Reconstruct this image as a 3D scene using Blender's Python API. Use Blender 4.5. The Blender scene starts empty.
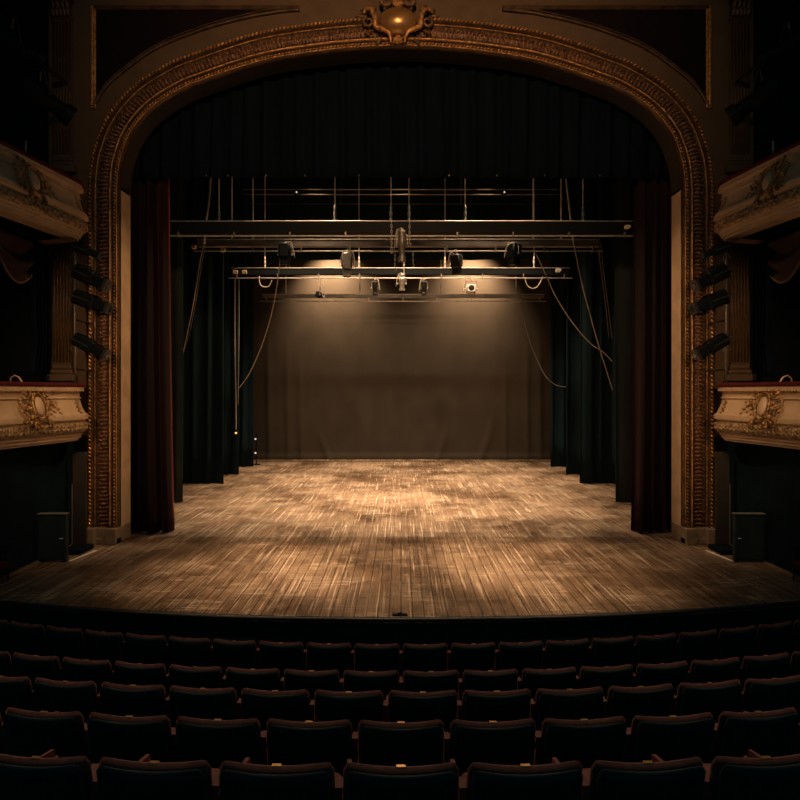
import bpy, math, random
from mathutils import Vector, Matrix, Quaternion
random.seed(7)
S = bpy.context.scene
COL = S.collection
PI = math.pi
V = Vector

# ------------------------------------------------------------------ camera
F, CX, CY, CH = 555.0, 401.0, 392.0, 3.24
cam_d = bpy.data.cameras.new('camera'); cam = bpy.data.objects.new('camera', cam_d); COL.objects.link(cam)
cam.location = (0, 0, CH); cam.rotation_euler = (PI/2, 0, 0)
cam_d.sensor_width = 36; cam_d.lens = F/800*36
cam_d.shift_x = -(CX-400)/800; cam_d.shift_y = -(400-CY)/800
cam_d.clip_end = 200
S.camera = cam
S.view_settings.view_transform = 'Standard'; S.view_settings.look = 'None'
S.view_settings.exposure = 0.0; S.view_settings.gamma = 1.0
S.view_settings.use_curve_mapping = False

# ------------------------------------------------------------------ world
w = bpy.data.worlds.new('dim_house'); S.world = w; w.use_nodes = True
bg = w.node_tree.nodes['Background']
bg.inputs['Color'].default_value = (0.30, 0.72, 0.80, 1); bg.inputs['Strength'].default_value = 0.10

# ------------------------------------------------------------------ lights
WARM = (1.0, 0.69, 0.44)
def light(name, kind, loc, target, power, color=WARM, size=0.3, angle=60, blend=0.8, sy=None):
    d = bpy.data.lights.new(name, kind); d.energy = power; d.color = color
    if kind == 'AREA':
        d.shape = 'RECTANGLE'; d.size = size; d.size_y = sy or size
    else:
        d.shadow_soft_size = size
    if kind == 'SPOT':
        d.spot_size = math.radians(angle); d.spot_blend = blend
    o = bpy.data.objects.new(name, d); COL.objects.link(o); o.location = loc
    o.rotation_euler = (V(target)-V(loc)).to_track_quat('-Z', 'Y').to_euler()
    return o
# fly-loft downlights over the boards
for x_ in (-3.4, 0, 3.4):
    light('stage_wash', 'SPOT', (x_, 19.0, 12.5), (x_*1.15, 19.6, 0), 5600, WARM, 0.35, 66, 1.0)
    light('stage_wash', 'SPOT', (x_, 21.5, 12.4), (x_*1.1, 22.2, 0), 3700, WARM, 0.35, 62, 1.0)
# unseen spots added behind the front bar to brighten rig and front boards
for x_ in (-2.8, 2.8):
    light('rig_fill', 'SPOT', (x_, 15.5, 11.4), (x_*.55, 14.3, 0), 6600, WARM, 0.8, 62, 1.0)
# front of house lamps on the apron
light('apron_wash', 'SPOT', (0, 6.0, 12.5), (0, 11.2, 0), 2900, WARM, 0.4, 36, 1.0)
for x_ in (-2.6, 2.6):
    light('apron_wash', 'SPOT', (x_*1.2, 5.0, 12.5), (x_, 10.1, 0), 9500, WARM, 0.3, 22, 1.0)
for x_ in (-5, 5):
    light('apron_wash', 'SPOT', (x_, 6.0, 12.5), (x_*.95, 11.0, 0), 120, WARM, 0.4, 38, 1.0)
# unseen spots added high over the apron to brighten the seat tops
light('stalls_fill', 'SPOT', (0, 10.0, 12.8), (0, 3.6, .6), 4200, (1, .66, .42), 0.3, 48, 1.0)
for x_ in (-4.2, 4.2):
    light('stalls_fill', 'SPOT', (x_, 9.2, 12.8), (x_, 4.6, .3), 1500, (1, .66, .42), 0.3, 36, 1.0)
# back cloth: top battens and a long throw past the lighting bars
for x_ in (-3.4, 3.5):
    light('cloth_wash', 'SPOT', (x_, 25.3, 9.9), (x_*.96, 26.8, 8.2), 3200, (1,.64,.37), 0.12, 104, 1.0)
for x_ in (-3.0, 0, 3.0):
    light('cloth_low', 'SPOT', (x_, 15.4, 10.6), (x_*.9, 26.8, 3.9), 900, WARM, 0.14, 46, 1.0)
# warm dimmed house light
ORG = (1, .56, .27)
light('house_light', 'SPOT', (0, 2.0, 10.5), (0, 12.0, 9.8), 2100, ORG, 0.4, 84, 1.0)
for s in (-1, 1):  # unseen spots added to brighten box fronts, arch frame and jambs
    light('box_fill', 'SPOT', (s*2.0, 4.0, 10.5), (s*6.7, 10.0, 2.6), 1000, (1, .68, .38), 0.2, 20, 0.9)
    light('frame_fill', 'SPOT', (s*4.6, 2.5, 5.4), (s*6.2, 12.0, 3.4), 950, ORG, 0.2, 36, 1.0)
    light('jamb_fill', 'SPOT', (-s*1.0, 10.3, 11.0), (s*6.0, 12.3, 3.8), 1700, (1,.62,.34), 0.2, 34, 1.0)

# ------------------------------------------------------------------ materials
def nodes_of(m): return m.node_tree.nodes, m.node_tree.links
def mat(name, col, rough=.6, metal=0.0, col2=None, nscale=6, nstretch=(1,1,1), bump=0.0, bscale=30, sheen=0.0, spec=.5, emit=None, estr=0):
    m = bpy.data.materials.new(name); m.use_nodes = True
    N, L = nodes_of(m); b = N['Principled BSDF']
    b.inputs['Base Color'].default_value = (*col, 1); b.inputs['Roughness'].default_value = rough
    b.inputs['Metallic'].default_value = metal; b.inputs['Specular IOR Level'].default_value = spec
    if sheen:
        b.inputs['Sheen Weight'].default_value = sheen; b.inputs['Sheen Roughness'].default_value = .4
        b.inputs['Sheen Tint'].default_value = (*[min(1, c*c*6/max(col)+.05) if max(col) > .03 else (.55,.16,.13)[i] for i, c in enumerate(col)], 1)
    tc = N.new('ShaderNodeTexCoord'); mp = N.new('ShaderNodeMapping'); mp.inputs['Scale'].default_value = nstretch
    L.new(tc.outputs['Object'], mp.inputs['Vector'])
    nz = N.new('ShaderNodeTexNoise'); nz.inputs['Scale'].default_value = nscale; nz.inputs['Detail'].default_value = 6
    L.new(mp.outputs[0], nz.inputs['Vector'])
    if col2 is None: col2 = tuple(c*.7 for c in col)
    rp = N.new('ShaderNodeValToRGB'); rp.color_ramp.elements[0].position = .35; rp.color_ramp.elements[1].position = .65
    rp.color_ramp.elements[0].color = (*col2, 1); rp.color_ramp.elements[1].color = (*col, 1)
    L.new(nz.outputs['Fac'], rp.inputs[0]); L.new(rp.outputs[0], b.inputs['Base Color'])
    if bump:
        n2 = N.new('ShaderNodeTexNoise'); n2.inputs['Scale'].default_value = bscale; n2.inputs['Detail'].default_value = 4
        L.new(mp.outputs[0], n2.inputs['Vector'])
        bp = N.new('ShaderNodeBump'); bp.inputs['Strength'].default_value = bump; bp.inputs['Distance'].default_value = .02
        L.new(n2.outputs['Fac'], bp.inputs['Height']); L.new(bp.outputs[0], b.inputs['Normal'])
    if emit:
        b.inputs['Emission Color'].default_value = (*emit, 1); b.inputs['Emission Strength'].default_value = estr
    return m
M = {}
M['gold'] = mat('gilded_plaster', (.80,.40,.13), .36, .5, (.28,.12,.035), 14, bump=.5, bscale=60)
M['gold_box'] = mat('antique_gilding', (.56,.30,.11), .4, .5, (.14,.07,.025), 18, bump=.5, bscale=60)
M['gold_dull'] = mat('aged_gilding', (.22,.12,.05), .5, .4, (.07,.04,.02), 10, bump=.6, bscale=50)
M['frame'] = mat('bronze_painted_plaster', (.12,.062,.027), .45, .3, (.05,.026,.013), 5, bump=.3)
M['wall'] = mat('olive_brown_plaster', (.115,.068,.034), .75, 0, (.09,.052,.026), 3, bump=.15)
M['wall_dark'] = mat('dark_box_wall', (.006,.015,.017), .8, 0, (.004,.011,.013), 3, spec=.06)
M['panel'] = mat('oxblood_panel', (.012,.007,.009), .8, 0, (.009,.006,.008), 4, spec=.06)
M['cream'] = mat('cream_plaster', (.58,.40,.245), .6, 0, (.47,.315,.185), 3, bump=.08)
M['carved'] = mat('carved_cream_band', (.50,.33,.17), .5, .2, (.16,.09,.04), 16, bump=.7, bscale=50)
M['velvet'] = mat('red_velvet', (.075,.008,.009), .8, 0, (.05,.006,.007), 8, sheen=.4, spec=.2)
M['house'] = mat('house_curtain_velvet', (.012,.007,.008), .8, 0, (.007,.006,.007), 6, (1,1,.1), sheen=.4, spec=.1)
M['pelmet'] = mat('pelmet_velvet', (.004,.009,.013), .85, 0, (.003,.006,.009), 6, (1,1,.1), spec=.03)
M['drape'] = mat('black_masking_serge', (.0065,.019,.025), .9, 0, (.0045,.013,.018), 5, (1,1,.2), spec=.15)
M['drape_lit'] = mat('lit_masking_serge', (.034,.044,.042), .9, 0, (.026,.034,.034), 5, (1,1,.2), spec=.15)  # paler copy of the masking serge, light on the front pair painted in
M['cloth'] = mat('grey_brown_back_cloth', (.060,.050,.039), .9, 0, (.050,.042,.033), 1.3, (1,1,.6), bump=.05, bscale=40, spec=.1)
M['shell'] = mat('black_seat_shell', (.004,.014,.016), .7, 0, spec=.12)
M['seat'] = mat('seat_velvet', (.070,.026,.020), .75, 0, (.045,.017,.013), 20, bump=.15, bscale=200, sheen=.4, spec=.2)
M['brass'] = mat('brass', (.72,.45,.19), .28, 1.0)
M['steel'] = mat('grey_steel', (.36,.31,.25), .42, .6, (.22,.19,.16), 8)
M['tray'] = mat('dull_grey_tray', (.24,.205,.16), .55, .2, (.14,.12,.095), 6, (.4,1,1))
M['shield'] = mat('burnished_gilding', (.50,.27,.10), .30, .6, (.34,.17,.06), 5)
M['pipe'] = mat('pale_steel_pipe', (.74,.67,.57), .5, .15, (.55,.50,.42), 8)
M['rope'] = mat('pale_cable', (.50,.42,.32), .6, 0, (.35,.29,.22), 30)
M['rope_dark'] = mat('dark_cable', (.16,.14,.11), .6, 0)
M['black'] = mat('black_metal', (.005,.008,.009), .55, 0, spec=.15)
M['iron'] = mat('worn_black_iron', (.035,.034,.030), .45, .3, (.03,.028,.026), 14)
M['lens'] = mat('glass_lens', (.02,.025,.03), .1, 0, spec=.4)
M['tape'] = mat('white_marking_strip', (.95,.86,.70), .7, 0, (.90,.80,.64))
M['tan'] = mat('tan_splinter', (.60,.42,.22), .7)
M['cab'] = mat('dark_green_grey_paint', (.022,.032,.030), .6, 0, spec=.3)
M['front'] = mat('dark_stage_fascia', (.006,.014,.016), .7, 0, spec=.2)
M['carpet'] = mat('dark_carpet', (.014,.013,.014), .95, 0, spec=.05)
M['soffit'] = mat('brown_soffit', (.030,.022,.015), .75)
M['glow'] = mat('lit_lamp_face', (.9,.8,.7), .5, emit=(1,.75,.5), estr=.8)
M['glow_white'] = mat('lit_white_lamp_face', (.9,.9,.9), .5, emit=(1,.95,.85), estr=.6)
M['glow_amber'] = mat('lit_amber_lamp_face', (.9,.5,.1), .5, emit=(1,.45,.12), estr=1.5)

def floor_mat():
    m = bpy.data.materials.new('worn_stage_boards'); m.use_nodes = True
    N, L = nodes_of(m); b = N['Principled BSDF']
    tc = N.new('ShaderNodeTexCoord')
    def noise(scale, sc, det=6, rough=.6):
        mp = N.new('ShaderNodeMapping'); mp.inputs['Scale'].default_value = sc
        L.new(tc.outputs['Object'], mp.inputs['Vector'])
        n = N.new('ShaderNodeTexNoise'); n.inputs['Scale'].default_value = scale
        n.inputs['Detail'].default_value = det; n.inputs['Roughness'].default_value = rough
        L.new(mp.outputs[0], n.inputs['Vector']); return n.outputs['Fac']
    def ramp(src, p0, p1, c0=(0,0,0), c1=(1,1,1)):
        r = N.new('ShaderNodeValToRGB'); r.color_ramp.elements[0].position = p0; r.color_ramp.elements[1].position = p1
        r.color_ramp.elements[0].color = (*c0,1); r.color_ramp.elements[1].color = (*c1,1)
        L.new(src, r.inputs[0]); return r.outputs[0]
    def mix(kind, fac, a, c):
        x = N.new('ShaderNodeMix'); x.data_type = 'RGBA'; x.blend_type = kind; x.clamp_factor = True
        if isinstance(fac, float): x.inputs[0].default_value = fac
        else: L.new(fac, x.inputs[0])
        for i, q in ((6, a), (7, c)):
            if isinstance(q, tuple): x.inputs[i].default_value = (*q, 1)
            else: L.new(q, x.inputs[i])
        return x.outputs[2]
    mp = N.new('ShaderNodeMapping'); mp.inputs['Rotation'].default_value = (0, 0, PI/2)
    L.new(tc.outputs['Object'], mp.inputs['Vector'])
    bk = N.new('ShaderNodeTexBrick'); bk.inputs['Scale'].default_value = 1.0
    bk.inputs['Brick Width'].default_value = 2.6; bk.inputs['Row Height'].default_value = .17
    bk.inputs['Mortar Size'].default_value = .009; bk.inputs['Mortar Smooth'].default_value = .2
    bk.inputs['Color1'].default_value = (.74,.74,.74,1); bk.inputs['Color2'].default_value = (1,1,1,1)
    bk.inputs['Mortar'].default_value = (.22,.20,.18,1); bk.offset = .37
    L.new(mp.outputs[0], bk.inputs['Vector'])
    def mul(a, c): return mix('MULTIPLY', 1.0, a, c)
    blotch = ramp(noise(.55, (1, 1, 1), 6, .65), .40, .62)
    patch = ramp(noise(1.5, (1.3, .6, 1), 4, .6), .44, .56)
    patch2 = ramp(noise(1.3, (.7, 1.5, 1), 4, .6), .47, .58)
    dash = ramp(noise(1.0, (34, 1.0, 1), 6, .7), .47, .57)
    hair = ramp(noise(1.0, (24, .5, 1), 5, .65), .565, .62)
    cross = ramp(noise(1.0, (1.5, 22, 1), 6, .75), .51, .58)
    grain = ramp(noise(1.0, (120, 9, 1), 3, .7), .30, .70)
    base = mix('MIX', grain, (.18,.112,.066), (.34,.228,.142))
    base = mix('MIX', mul(dash, patch), base, (.060,.038,.025))
    base = mix('MIX', mul(blotch, (.5,.5,.5)), base, (.52,.38,.26))
    base = mix('MIX', mul(mul(cross, patch2), (.85,.85,.85)), base, (.80,.64,.47))
    base = mix('MIX', mul(hair, (.9,.9,.9)), base, (.85,.69,.52))
    soil = ramp(noise(.36, (1, .9, 1), 7, .65), .47, .60)
    base = mix('MULTIPLY', mul(soil, (.85,.85,.85)), base, (.30,.26,.22))
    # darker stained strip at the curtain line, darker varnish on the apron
    sep = N.new('ShaderNodeSeparateXYZ'); L.new(tc.outputs['Object'], sep.inputs[0])
    def band(y0, y1, soft):
        a = N.new('ShaderNodeMapRange'); a.interpolation_type='SMOOTHSTEP'
        a.inputs['From Min'].default_value = y0; a.inputs['From Max'].default_value = y0+soft
        L.new(sep.outputs['Y'], a.inputs['Value'])
        c = N.new('ShaderNodeMapRange'); c.interpolation_type='SMOOTHSTEP'
        c.inputs['From Min'].default_value = y1-soft; c.inputs['From Max'].default_value = y1
        c.inputs['To Min'].default_value = 1; c.inputs['To Max'].default_value = 0
        L.new(sep.outputs['Y'], c.inputs['Value'])
        k = N.new('ShaderNodeMath'); k.operation = 'MULTIPLY'; L.new(a.outputs[0], k.inputs[0]); L.new(c.outputs[0], k.inputs[1])
        return k.outputs[0]
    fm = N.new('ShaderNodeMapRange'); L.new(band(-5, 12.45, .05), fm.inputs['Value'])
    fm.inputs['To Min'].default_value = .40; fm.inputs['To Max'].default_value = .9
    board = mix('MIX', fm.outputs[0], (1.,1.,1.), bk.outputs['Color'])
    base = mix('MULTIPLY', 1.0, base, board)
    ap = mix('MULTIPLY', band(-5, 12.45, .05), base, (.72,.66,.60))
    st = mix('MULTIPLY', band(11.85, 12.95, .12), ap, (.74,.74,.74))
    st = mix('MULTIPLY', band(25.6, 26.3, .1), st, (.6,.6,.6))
    L.new(st, b.inputs['Base Color'])
    rg = N.new('ShaderNodeMapRange'); L.new(dash, rg.inputs['Value'])
    rg.inputs['To Min'].default_value = .25; rg.inputs['To Max'].default_value = .42
    L.new(rg.outputs[0], b.inputs['Roughness'])
    bp = N.new('ShaderNodeBump'); bp.inputs['Strength'].default_value = .35; bp.inputs['Distance'].default_value = .01
    L.new(bk.outputs['Color'], bp.inputs['Height']); L.new(bp.outputs[0], b.inputs['Normal'])
    b.inputs['Specular IOR Level'].default_value = .45
    return m
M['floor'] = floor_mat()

# ------------------------------------------------------------------ helpers
class MB:
    def __init__(s): s.v = []; s.f = []
    def add(s, vs, fs):
        k = len(s.v); s.v += [V(p) for p in vs]; s.f += [tuple(i+k for i in f) for f in fs]; return s
    def box(s, a, b, mtx=None, bev=0.0):
        x0,y0,z0 = [min(p,q) for p,q in zip(a,b)]; x1,y1,z1 = [max(p,q) for p,q in zip(a,b)]
        if bev <= 0:
            vs = [V((x,y,z)) for x in (x0,x1) for y in (y0,y1) for z in (z0,z1)]
            fs = [(0,1,3,2),(4,6,7,5),(0,4,5,1),(2,3,7,6),(0,2,6,4),(1,5,7,3)]
        else:
            e = min(bev, (x1-x0)/2.01, (y1-y0)/2.01, (z1-z0)/2.01)
            vs = []; idx = {}
            def g(p):
                key = tuple(round(q,6) for q in p)
                if key not in idx: idx[key] = len(vs); vs.append(V(p))
                return idx[key]
            lo = (x0,y0,z0); hi = (x1,y1,z1); fs = []
            def pt(ax, sg, o):        # vertex on face ax, side sg at corner signs
                p = [0,0,0]
                for i in range(3):
                    if i == ax: p[i] = hi[i] if sg > 0 else lo[i]
                    else: p[i] = hi[i]-e if o[i] > 0 else lo[i]+e
                return g(p)
            for ax in range(3):
                u, w_ = (ax+1)%3, (ax+2)%3
                for sg in (-1,1):
                    q = []
                    for su, sw in ((-1,-1),(1,-1),(1,1),(-1,1)):
                        o = [0,0,0]; o[u] = su; o[w_] = sw; q.append(pt(ax, sg, o))
                    fs.append(tuple(q if sg > 0 else q[::-1]))
            for ax in range(3):       # edges parallel to ax
                u, w_ = (ax+1)%3, (ax+2)%3
                for su in (-1,1):
                    for sw in (-1,1):
                        q = []
                        for face, sf, e2 in ((u,su,-1),(u,su,1),(w_,sw,1),(w_,sw,-1)):
                            o = [0,0,0]; o[ax] = e2; o[u] = su; o[w_] = sw; q.append(pt(face, sf, o))
                        fs.append(tuple(q if su*sw < 0 else q[::-1]))
            for sx in (-1,1):
                for sy in (-1,1):
                    for sz in (-1,1):
                        o = (sx,sy,sz); q = [pt(0,sx,o), pt(1,sy,o), pt(2,sz,o)]
                        fs.append(tuple(q if sx*sy*sz > 0 else q[::-1]))
        if mtx: vs = [mtx @ p for p in vs]
        return s.add(vs, fs)
    def tube(s, pts, r, n=8, caps=True, closed=False):
        pts = [V(p) for p in pts]; m = len(pts); rs = r if isinstance(r, (list,tuple)) else [r]*m
        vs = []; fs = []; up = None
        for i, p in enumerate(pts):
            if closed: t = pts[(i+1)%m]-pts[i-1]
            else: t = pts[min(i+1,m-1)]-pts[max(i-1,0)]
            if t.length < 1e-9: t = V((0,0,1))
            t.normalize()
            if up is None: up = V((0,0,1)) if abs(t.z) < .9 else V((1,0,0))
            a = (up - t*up.dot(t)).normalized(); up = a; c = t.cross(a)
            for k in range(n):
                th = 2*PI*k/n; vs.append(p + (a*math.cos(th)+c*math.sin(th))*rs[i])
        for i in range(m if closed else m-1):
            j = (i+1)%m
            for k in range(n):
                fs.append((i*n+k, i*n+(k+1)%n, j*n+(k+1)%n, j*n+k))
        if caps and not closed: fs += [tuple(range(n))[::-1], tuple(range((m-1)*n, m*n))]
        return s.add(vs, fs)
    def lathe(s, prof, origin, axis=(0,0,1), n=16):     # prof: (r, h)
        q = V((0,0,1)).rotation_difference(V(axis).normalized()); vs = []; fs = []
        for r, h in prof:
            for k in range(n):
                th = 2*PI*k/n; vs.append(V(origin) + q @ V((r*math.cos(th), r*math.sin(th), h)))
        for i in range(len(prof)-1):
            for k in range(n): fs.append((i*n+k, i*n+(k+1)%n, (i+1)*n+(k+1)%n, (i+1)*n+k))
        fs += [tuple(range(n))[::-1], tuple(range((len(prof)-1)*n, len(prof)*n))]
        return s.add(vs, fs)
    def lump(s, c, ax, ay, az, nu=7, nv=4):
        c = V(c); ax, ay, az = V(ax), V(ay), V(az); vs = [c-az]; fs = []
        for j in range(1, nv):
            ph = -PI/2 + PI*j/nv
            for k in range(nu):
                th = 2*PI*k/nu; vs.append(c + ax*math.cos(ph)*math.cos(th) + ay*math.cos(ph)*math.sin(th) + az*math.sin(ph))
        vs.append(c+az); last = len(vs)-1
        for k in range(nu): fs.append((0, 1+(k+1)%nu, 1+k))
        for j in range(nv-2):
            for k in range(nu):
                a = 1+j*nu; fs.append((a+k, a+(k+1)%nu, a+nu+(k+1)%nu, a+nu+k))
        a = 1+(nv-2)*nu
        for k in range(nu): fs.append((a+k, a+(k+1)%nu, last))
        return s.add(vs, fs)
    def grid(s, fn, nu, nv, thick=0):
        vs = [V(fn(i/nu, j/nv)) for j in range(nv+1) for i in range(nu+1)]
        fs = [(j*(nu+1)+i, j*(nu+1)+i+1, (j+1)*(nu+1)+i+1, (j+1)*(nu+1)+i) for j in range(nv) for i in range(nu)]
        return s.add(vs, fs)
    def build(s, name, m, parent=None, smooth=False, solid=0, kind=None):
        base = parent_world(parent) if parent else V((0,0,0))
        me = bpy.data.meshes.new(name)
        me.from_pydata([p-base for p in s.v], [], s.f); me.update()
        me.materials.append(M[m] if isinstance(m, str) else m)
        if smooth:
            for p in me.polygons: p.use_smooth = True
        o = bpy.data.objects.new(name, me); COL.objects.link(o)
        if parent: o.parent = parent
        if solid:
            md = o.modifiers.new('thickness', 'SOLIDIFY'); md.thickness = solid; md.offset = 0
        if smooth == 'auto':
            md = o.modifiers.new('edges', 'EDGE_SPLIT'); md.split_angle = math.radians(40)
        if kind: o['kind'] = kind
        return o
def parent_world(p):
    v = V((0,0,0))
    while p: v += p.location; p = p.parent
    return v
def tag(o, label, cat, group=None):
    o['label'] = label; o['category'] = cat
    if group: o['group'] = group
    return o
def thing(name, label, cat, loc=(0,0,0), group=None):
    o = bpy.data.objects.new(name, None); COL.objects.link(o); o.location = loc; o.empty_display_size = .2
    return tag(o, label, cat, group)
def P(px, py, d): return V(((px-CX)*d/F, d, CH-(py-CY)*d/F))
def X(px, d): return (px-CX)*d/F
def Z(py, d): return CH-(py-CY)*d/F
def catmull(pts, n=6):
    out = []
    for i in range(len(pts)-1):
        p0 = pts[max(i-1,0)]; p1 = pts[i]; p2 = pts[i+1]; p3 = pts[min(i+2,len(pts)-1)]
        for k in range(n):
            t = k/n
            out.append(.5*((2*p1)+(p2-p0)*t+(2*p0-5*p1+4*p2-p3)*t*t+(3*p1-p0-3*p2+p3)*t**3))
    out.append(pts[-1]); return out
def resample(pts, step):
    L = [0]
    for a, b in zip(pts, pts[1:]): L.append(L[-1]+(b-a).length)
    n = max(2, round(L[-1]/step)); out = []; j = 0
    for i in range(n+1):
        s_ = L[-1]*i/n
        while j < len(pts)-2 and L[j+1] < s_: j += 1
        t = (s_-L[j])/max(1e-9, L[j+1]-L[j]); out.append(pts[j].lerp(pts[j+1], min(1,max(0,t))))
    return out
SIDE = {-1: 'left', 1: 'right'}

# ------------------------------------------------------------------ floor and walls
DP = 12.0                      # proscenium plane
LIPR, LIPY = 30.0, 7.99
def lip_y(x): return LIPY + LIPR - math.sqrt(LIPR**2 - x*x)
m = MB()
n = 48; top = []; 
for i in range(n+1):
    x = -7.02 + 14.04*i/n; top.append((x, lip_y(x)))
poly = top + [(7.02, 12.0), (12, 12.0), (12, 28.6), (-12, 28.6), (-7.02, 12.0)]
vs = [(x,y,0) for x,y in poly] + [(x,y,-.09) for x,y in poly]; N_ = len(poly)
fs = [tuple(range(N_)), tuple(range(N_, 2*N_))[::-1]] + [(i, i+N_, (i+1)%N_+N_, (i+1)%N_) for i in range(N_)]
m.add(vs, fs); m.build('stage_floor', 'floor', kind='structure')
# fascia below the lip
m = MB()
def lipr(x, off): return lip_y(x)+off
seg = [(-7.6 + 15.2*i/n) for i in range(n+1)]
m.add([(x, lip_y(x)+.05, -.09) for x in seg]+[(x, lip_y(x)+.05, -.75) for x in seg]+[(x, lip_y(x)+.25, -.09) for x in seg]+[(x, lip_y(x)+.25, -.75) for x in seg],
      [(i, i+1, i+n+2, i+n+1) for i in range(n)]+[(i+2*n+2, i+3*n+3, i+3*n+4, i+2*n+3) for i in range(n)]+[(i, i+2*n+2, i+2*n+3, i+1) for i in range(n)])
m.build('wall_stage_front', 'front', kind='structure')
m = MB()
m.tube([(x, lip_y(x)-.005, -.035) for x in [-7.02+14.04*i/n for i in range(n+1)]], .03, 8)
m.build('trim_1', 'iron', smooth=True, kind='structure')

# proscenium opening path (inner edge), from the photograph's proportions in metres
half = [(121,545),(121,190),(123,168),(128,150),(134,136),(145,121),(160,107),(185,92),(200,86),(240,72),(275,62.5),(325,55),(363,51.5),(401,50)]
hp = [V((X(a,DP), 0, max(0.0, Z(b,DP)))) for a, b in half]; hp[0].z = 0
curve = [hp[0]] + catmull(hp[1:], 6)
curve = [V((-abs(p.x) if i < len(curve)-1 else 0, 0, p.z)) for i, p in enumerate(curve)]
inner = curve + [V((-p.x, 0, p.z)) for p in curve[-2::-1]]
inner = resample(inner, .16)
def normals(pts):
    out = []
    for i in range(len(pts)):
        t = (pts[min(i+1,len(pts)-1)]-pts[max(i-1,0)]).normalized(); out.append(V((-t.z, 0, t.x)))
    return out
inN = normals(inner)
inN[0] = V((-1,0,0)); inN[-1] = V((1,0,0))
SPR = Z(190, DP)               # springing height

TOPZ = 13.2
def wall_ring(off, y, bx=10.5):
    vs = []; 
    for p, nn in zip(inner, inN): q = p+nn*off; vs.append(V((q.x, y, max(q.z,0))))
    return vs
m = MB()
ring = wall_ring(.0, DP); k = len(ring)
outer = []
for i, p in enumerate(ring):
    # project from (0,·,5) towards a rectangle
    d = V((p.x, 0, p.z-5.0)) if p.z > 5 else V((p.x, 0, 0))
    if p.z <= 5: outer.append(V((math.copysign(10.5, p.x), DP, p.z))); continue
    t = min(10.5/max(1e-6,abs(d.x)), (TOPZ-5)/max(1e-6,d.z)); outer.append(V((d.x*t, DP, 5+d.z*t)))
fs = [(i, i+1, k+i+1, k+i) for i in range(k-1)]
m.add(ring+outer, fs)
back = [V((p.x, DP+.4, p.z)) for p in ring+outer]; m.add(back, [tuple(f[::-1]) for f in fs])
for sx in (-1,1):
    m.box((sx*10.5, DP, TOPZ-.01), (sx*8.0, DP+.4, 8), None)
m.build('wall_proscenium', 'wall', kind='structure')
# reveal: cream jambs and brown soffit
fr = thing('proscenium_frame', 'gilded proscenium arch surround with carved leaf band and rope mouldings', 'proscenium arch', (0, DP, 0))
for s in (-1, 1):
    m = MB(); pts = [(p, nn) for p, nn in zip(inner, inN) if p.z <= SPR+.02 and p.x*s > 0]
    zz = sorted(p.z for p, _ in pts); x = abs(pts[0][0].x)*s
    m.box((x, DP-.03, 0.3), (x+s*.05, DP+.42, SPR)); o = m.build('jamb', 'cream', fr); o['label'] = 'plain cream painted jamb'
sp = [p for p in inner if p.z >= SPR]
m = MB(); q = len(sp)
m.add([V((p.x, DP-.03, p.z)) for p in sp]+[V((p.x, DP+.42, p.z)) for p in sp], [(i, i+q, i+q+1, i+1) for i in range(q-1)])
m.build('soffit', 'soffit', fr, smooth=True)

def sweep(mb, prof, z0=.3):      # prof: list of (offset outward, y)
    pts = [(p, nn) for p, nn in zip(inner, inN)]
    vs = []; np_ = len(prof)
    for p, nn in pts:
        for o_, y_ in prof:
            q_ = p+nn*o_; vs.append(V((q_.x, y_, max(q_.z, 0.0))))
    fs = []
    for i in range(len(pts)-1):
        for j in range(np_-1): fs.append((i*np_+j, (i+1)*np_+j, (i+1)*np_+j+1, i*np_+j+1))
    mb.add(vs, fs)
D = DP
m = MB()
prof = [(0,D+.0),(0,D-.10),(.02,D-.13),(.05,D-.13),(.07,D-.10),(.12,D-.10),(.14,D-.14),(.17,D-.15),(.20,D-.14),(.215,D-.09),(.25,D-.07),(.30,D-.10),(.35,D-.11),(.40,D-.08),(.42,D-.05),(.49,D-.05),(.51,D-.07),(.53,D-.07),(.545,D-.12),(.57,D-.15),(.61,D-.15),(.635,D-.12),(.65,D-.04),(.65,D)]
sweep(m, prof); m.build('moulding', 'frame', fr, smooth='auto')
def along_frame(step, off):
    base = [p+nn*off for p, nn in zip(inner, inN)]
    pts = resample(base, step); out = []
    for i, p in enumerate(pts):
        t = (pts[min(i+1,len(pts)-1)]-pts[max(i-1,0)]).normalized()
        if p.z > .32: out.append((p, t, V((-t.z,0,t.x))))
    return out
for off, y, r, st in ((.085, D-.115, .026, .075), (.59, D-.155, .030, .085)):
    m = MB()
    for p, t, nn in along_frame(st, off):
        a = (t+nn*.7).normalized(); b_ = V((a.z,0,-a.x))
        m.lump((p.x, y, p.z), a*r*1.5, b_*r*.75, V((0,-r,0)), 6, 4)
    o = m.build('rope_moulding', 'gold', fr, smooth=True); o['label'] = 'bright gilded rope moulding'
m = MB()                          # flat fillets
for off, y, r in ((.165, D-.15, .018), (.035, D-.13, .012), (.645, D-.08, .012), (.52, D-.075, .012)):
    pts = [p+nn*off for p, nn in zip(inner, inN)]; m.tube([(p.x, y, p.z) for p in pts if p.z > .3], r, 6)
m.build('fillet', 'gold', fr, smooth=True)
m = MB()                          # acanthus band
rr = random.Random(3)
for i, (p, t, nn) in enumerate(along_frame(.085, .31)):
    for q_, ln, wd in ((-.055,.05,.022),(.0,.06,.026),(.055,.05,.022)):
        c = p+nn*(q_+rr.uniform(-.008,.008)); tilt = rr.uniform(-.3,.3)+q_*8
        a = (nn*math.cos(tilt)+t*math.sin(tilt)).normalized(); b_ = V((a.z,0,-a.x))
        m.lump((c.x, D-.115, c.z), a*ln, b_*wd, V((0,-.03-rr.uniform(0,.015),0)), 6, 4)
m.build('acanthus_band', mat('gilded_acanthus', (.42,.17,.075), .40, .4, (.10,.04,.02), 18, bump=.5, bscale=60), fr, smooth=True)
m = MB()                          # dark outer leaf band
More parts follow.
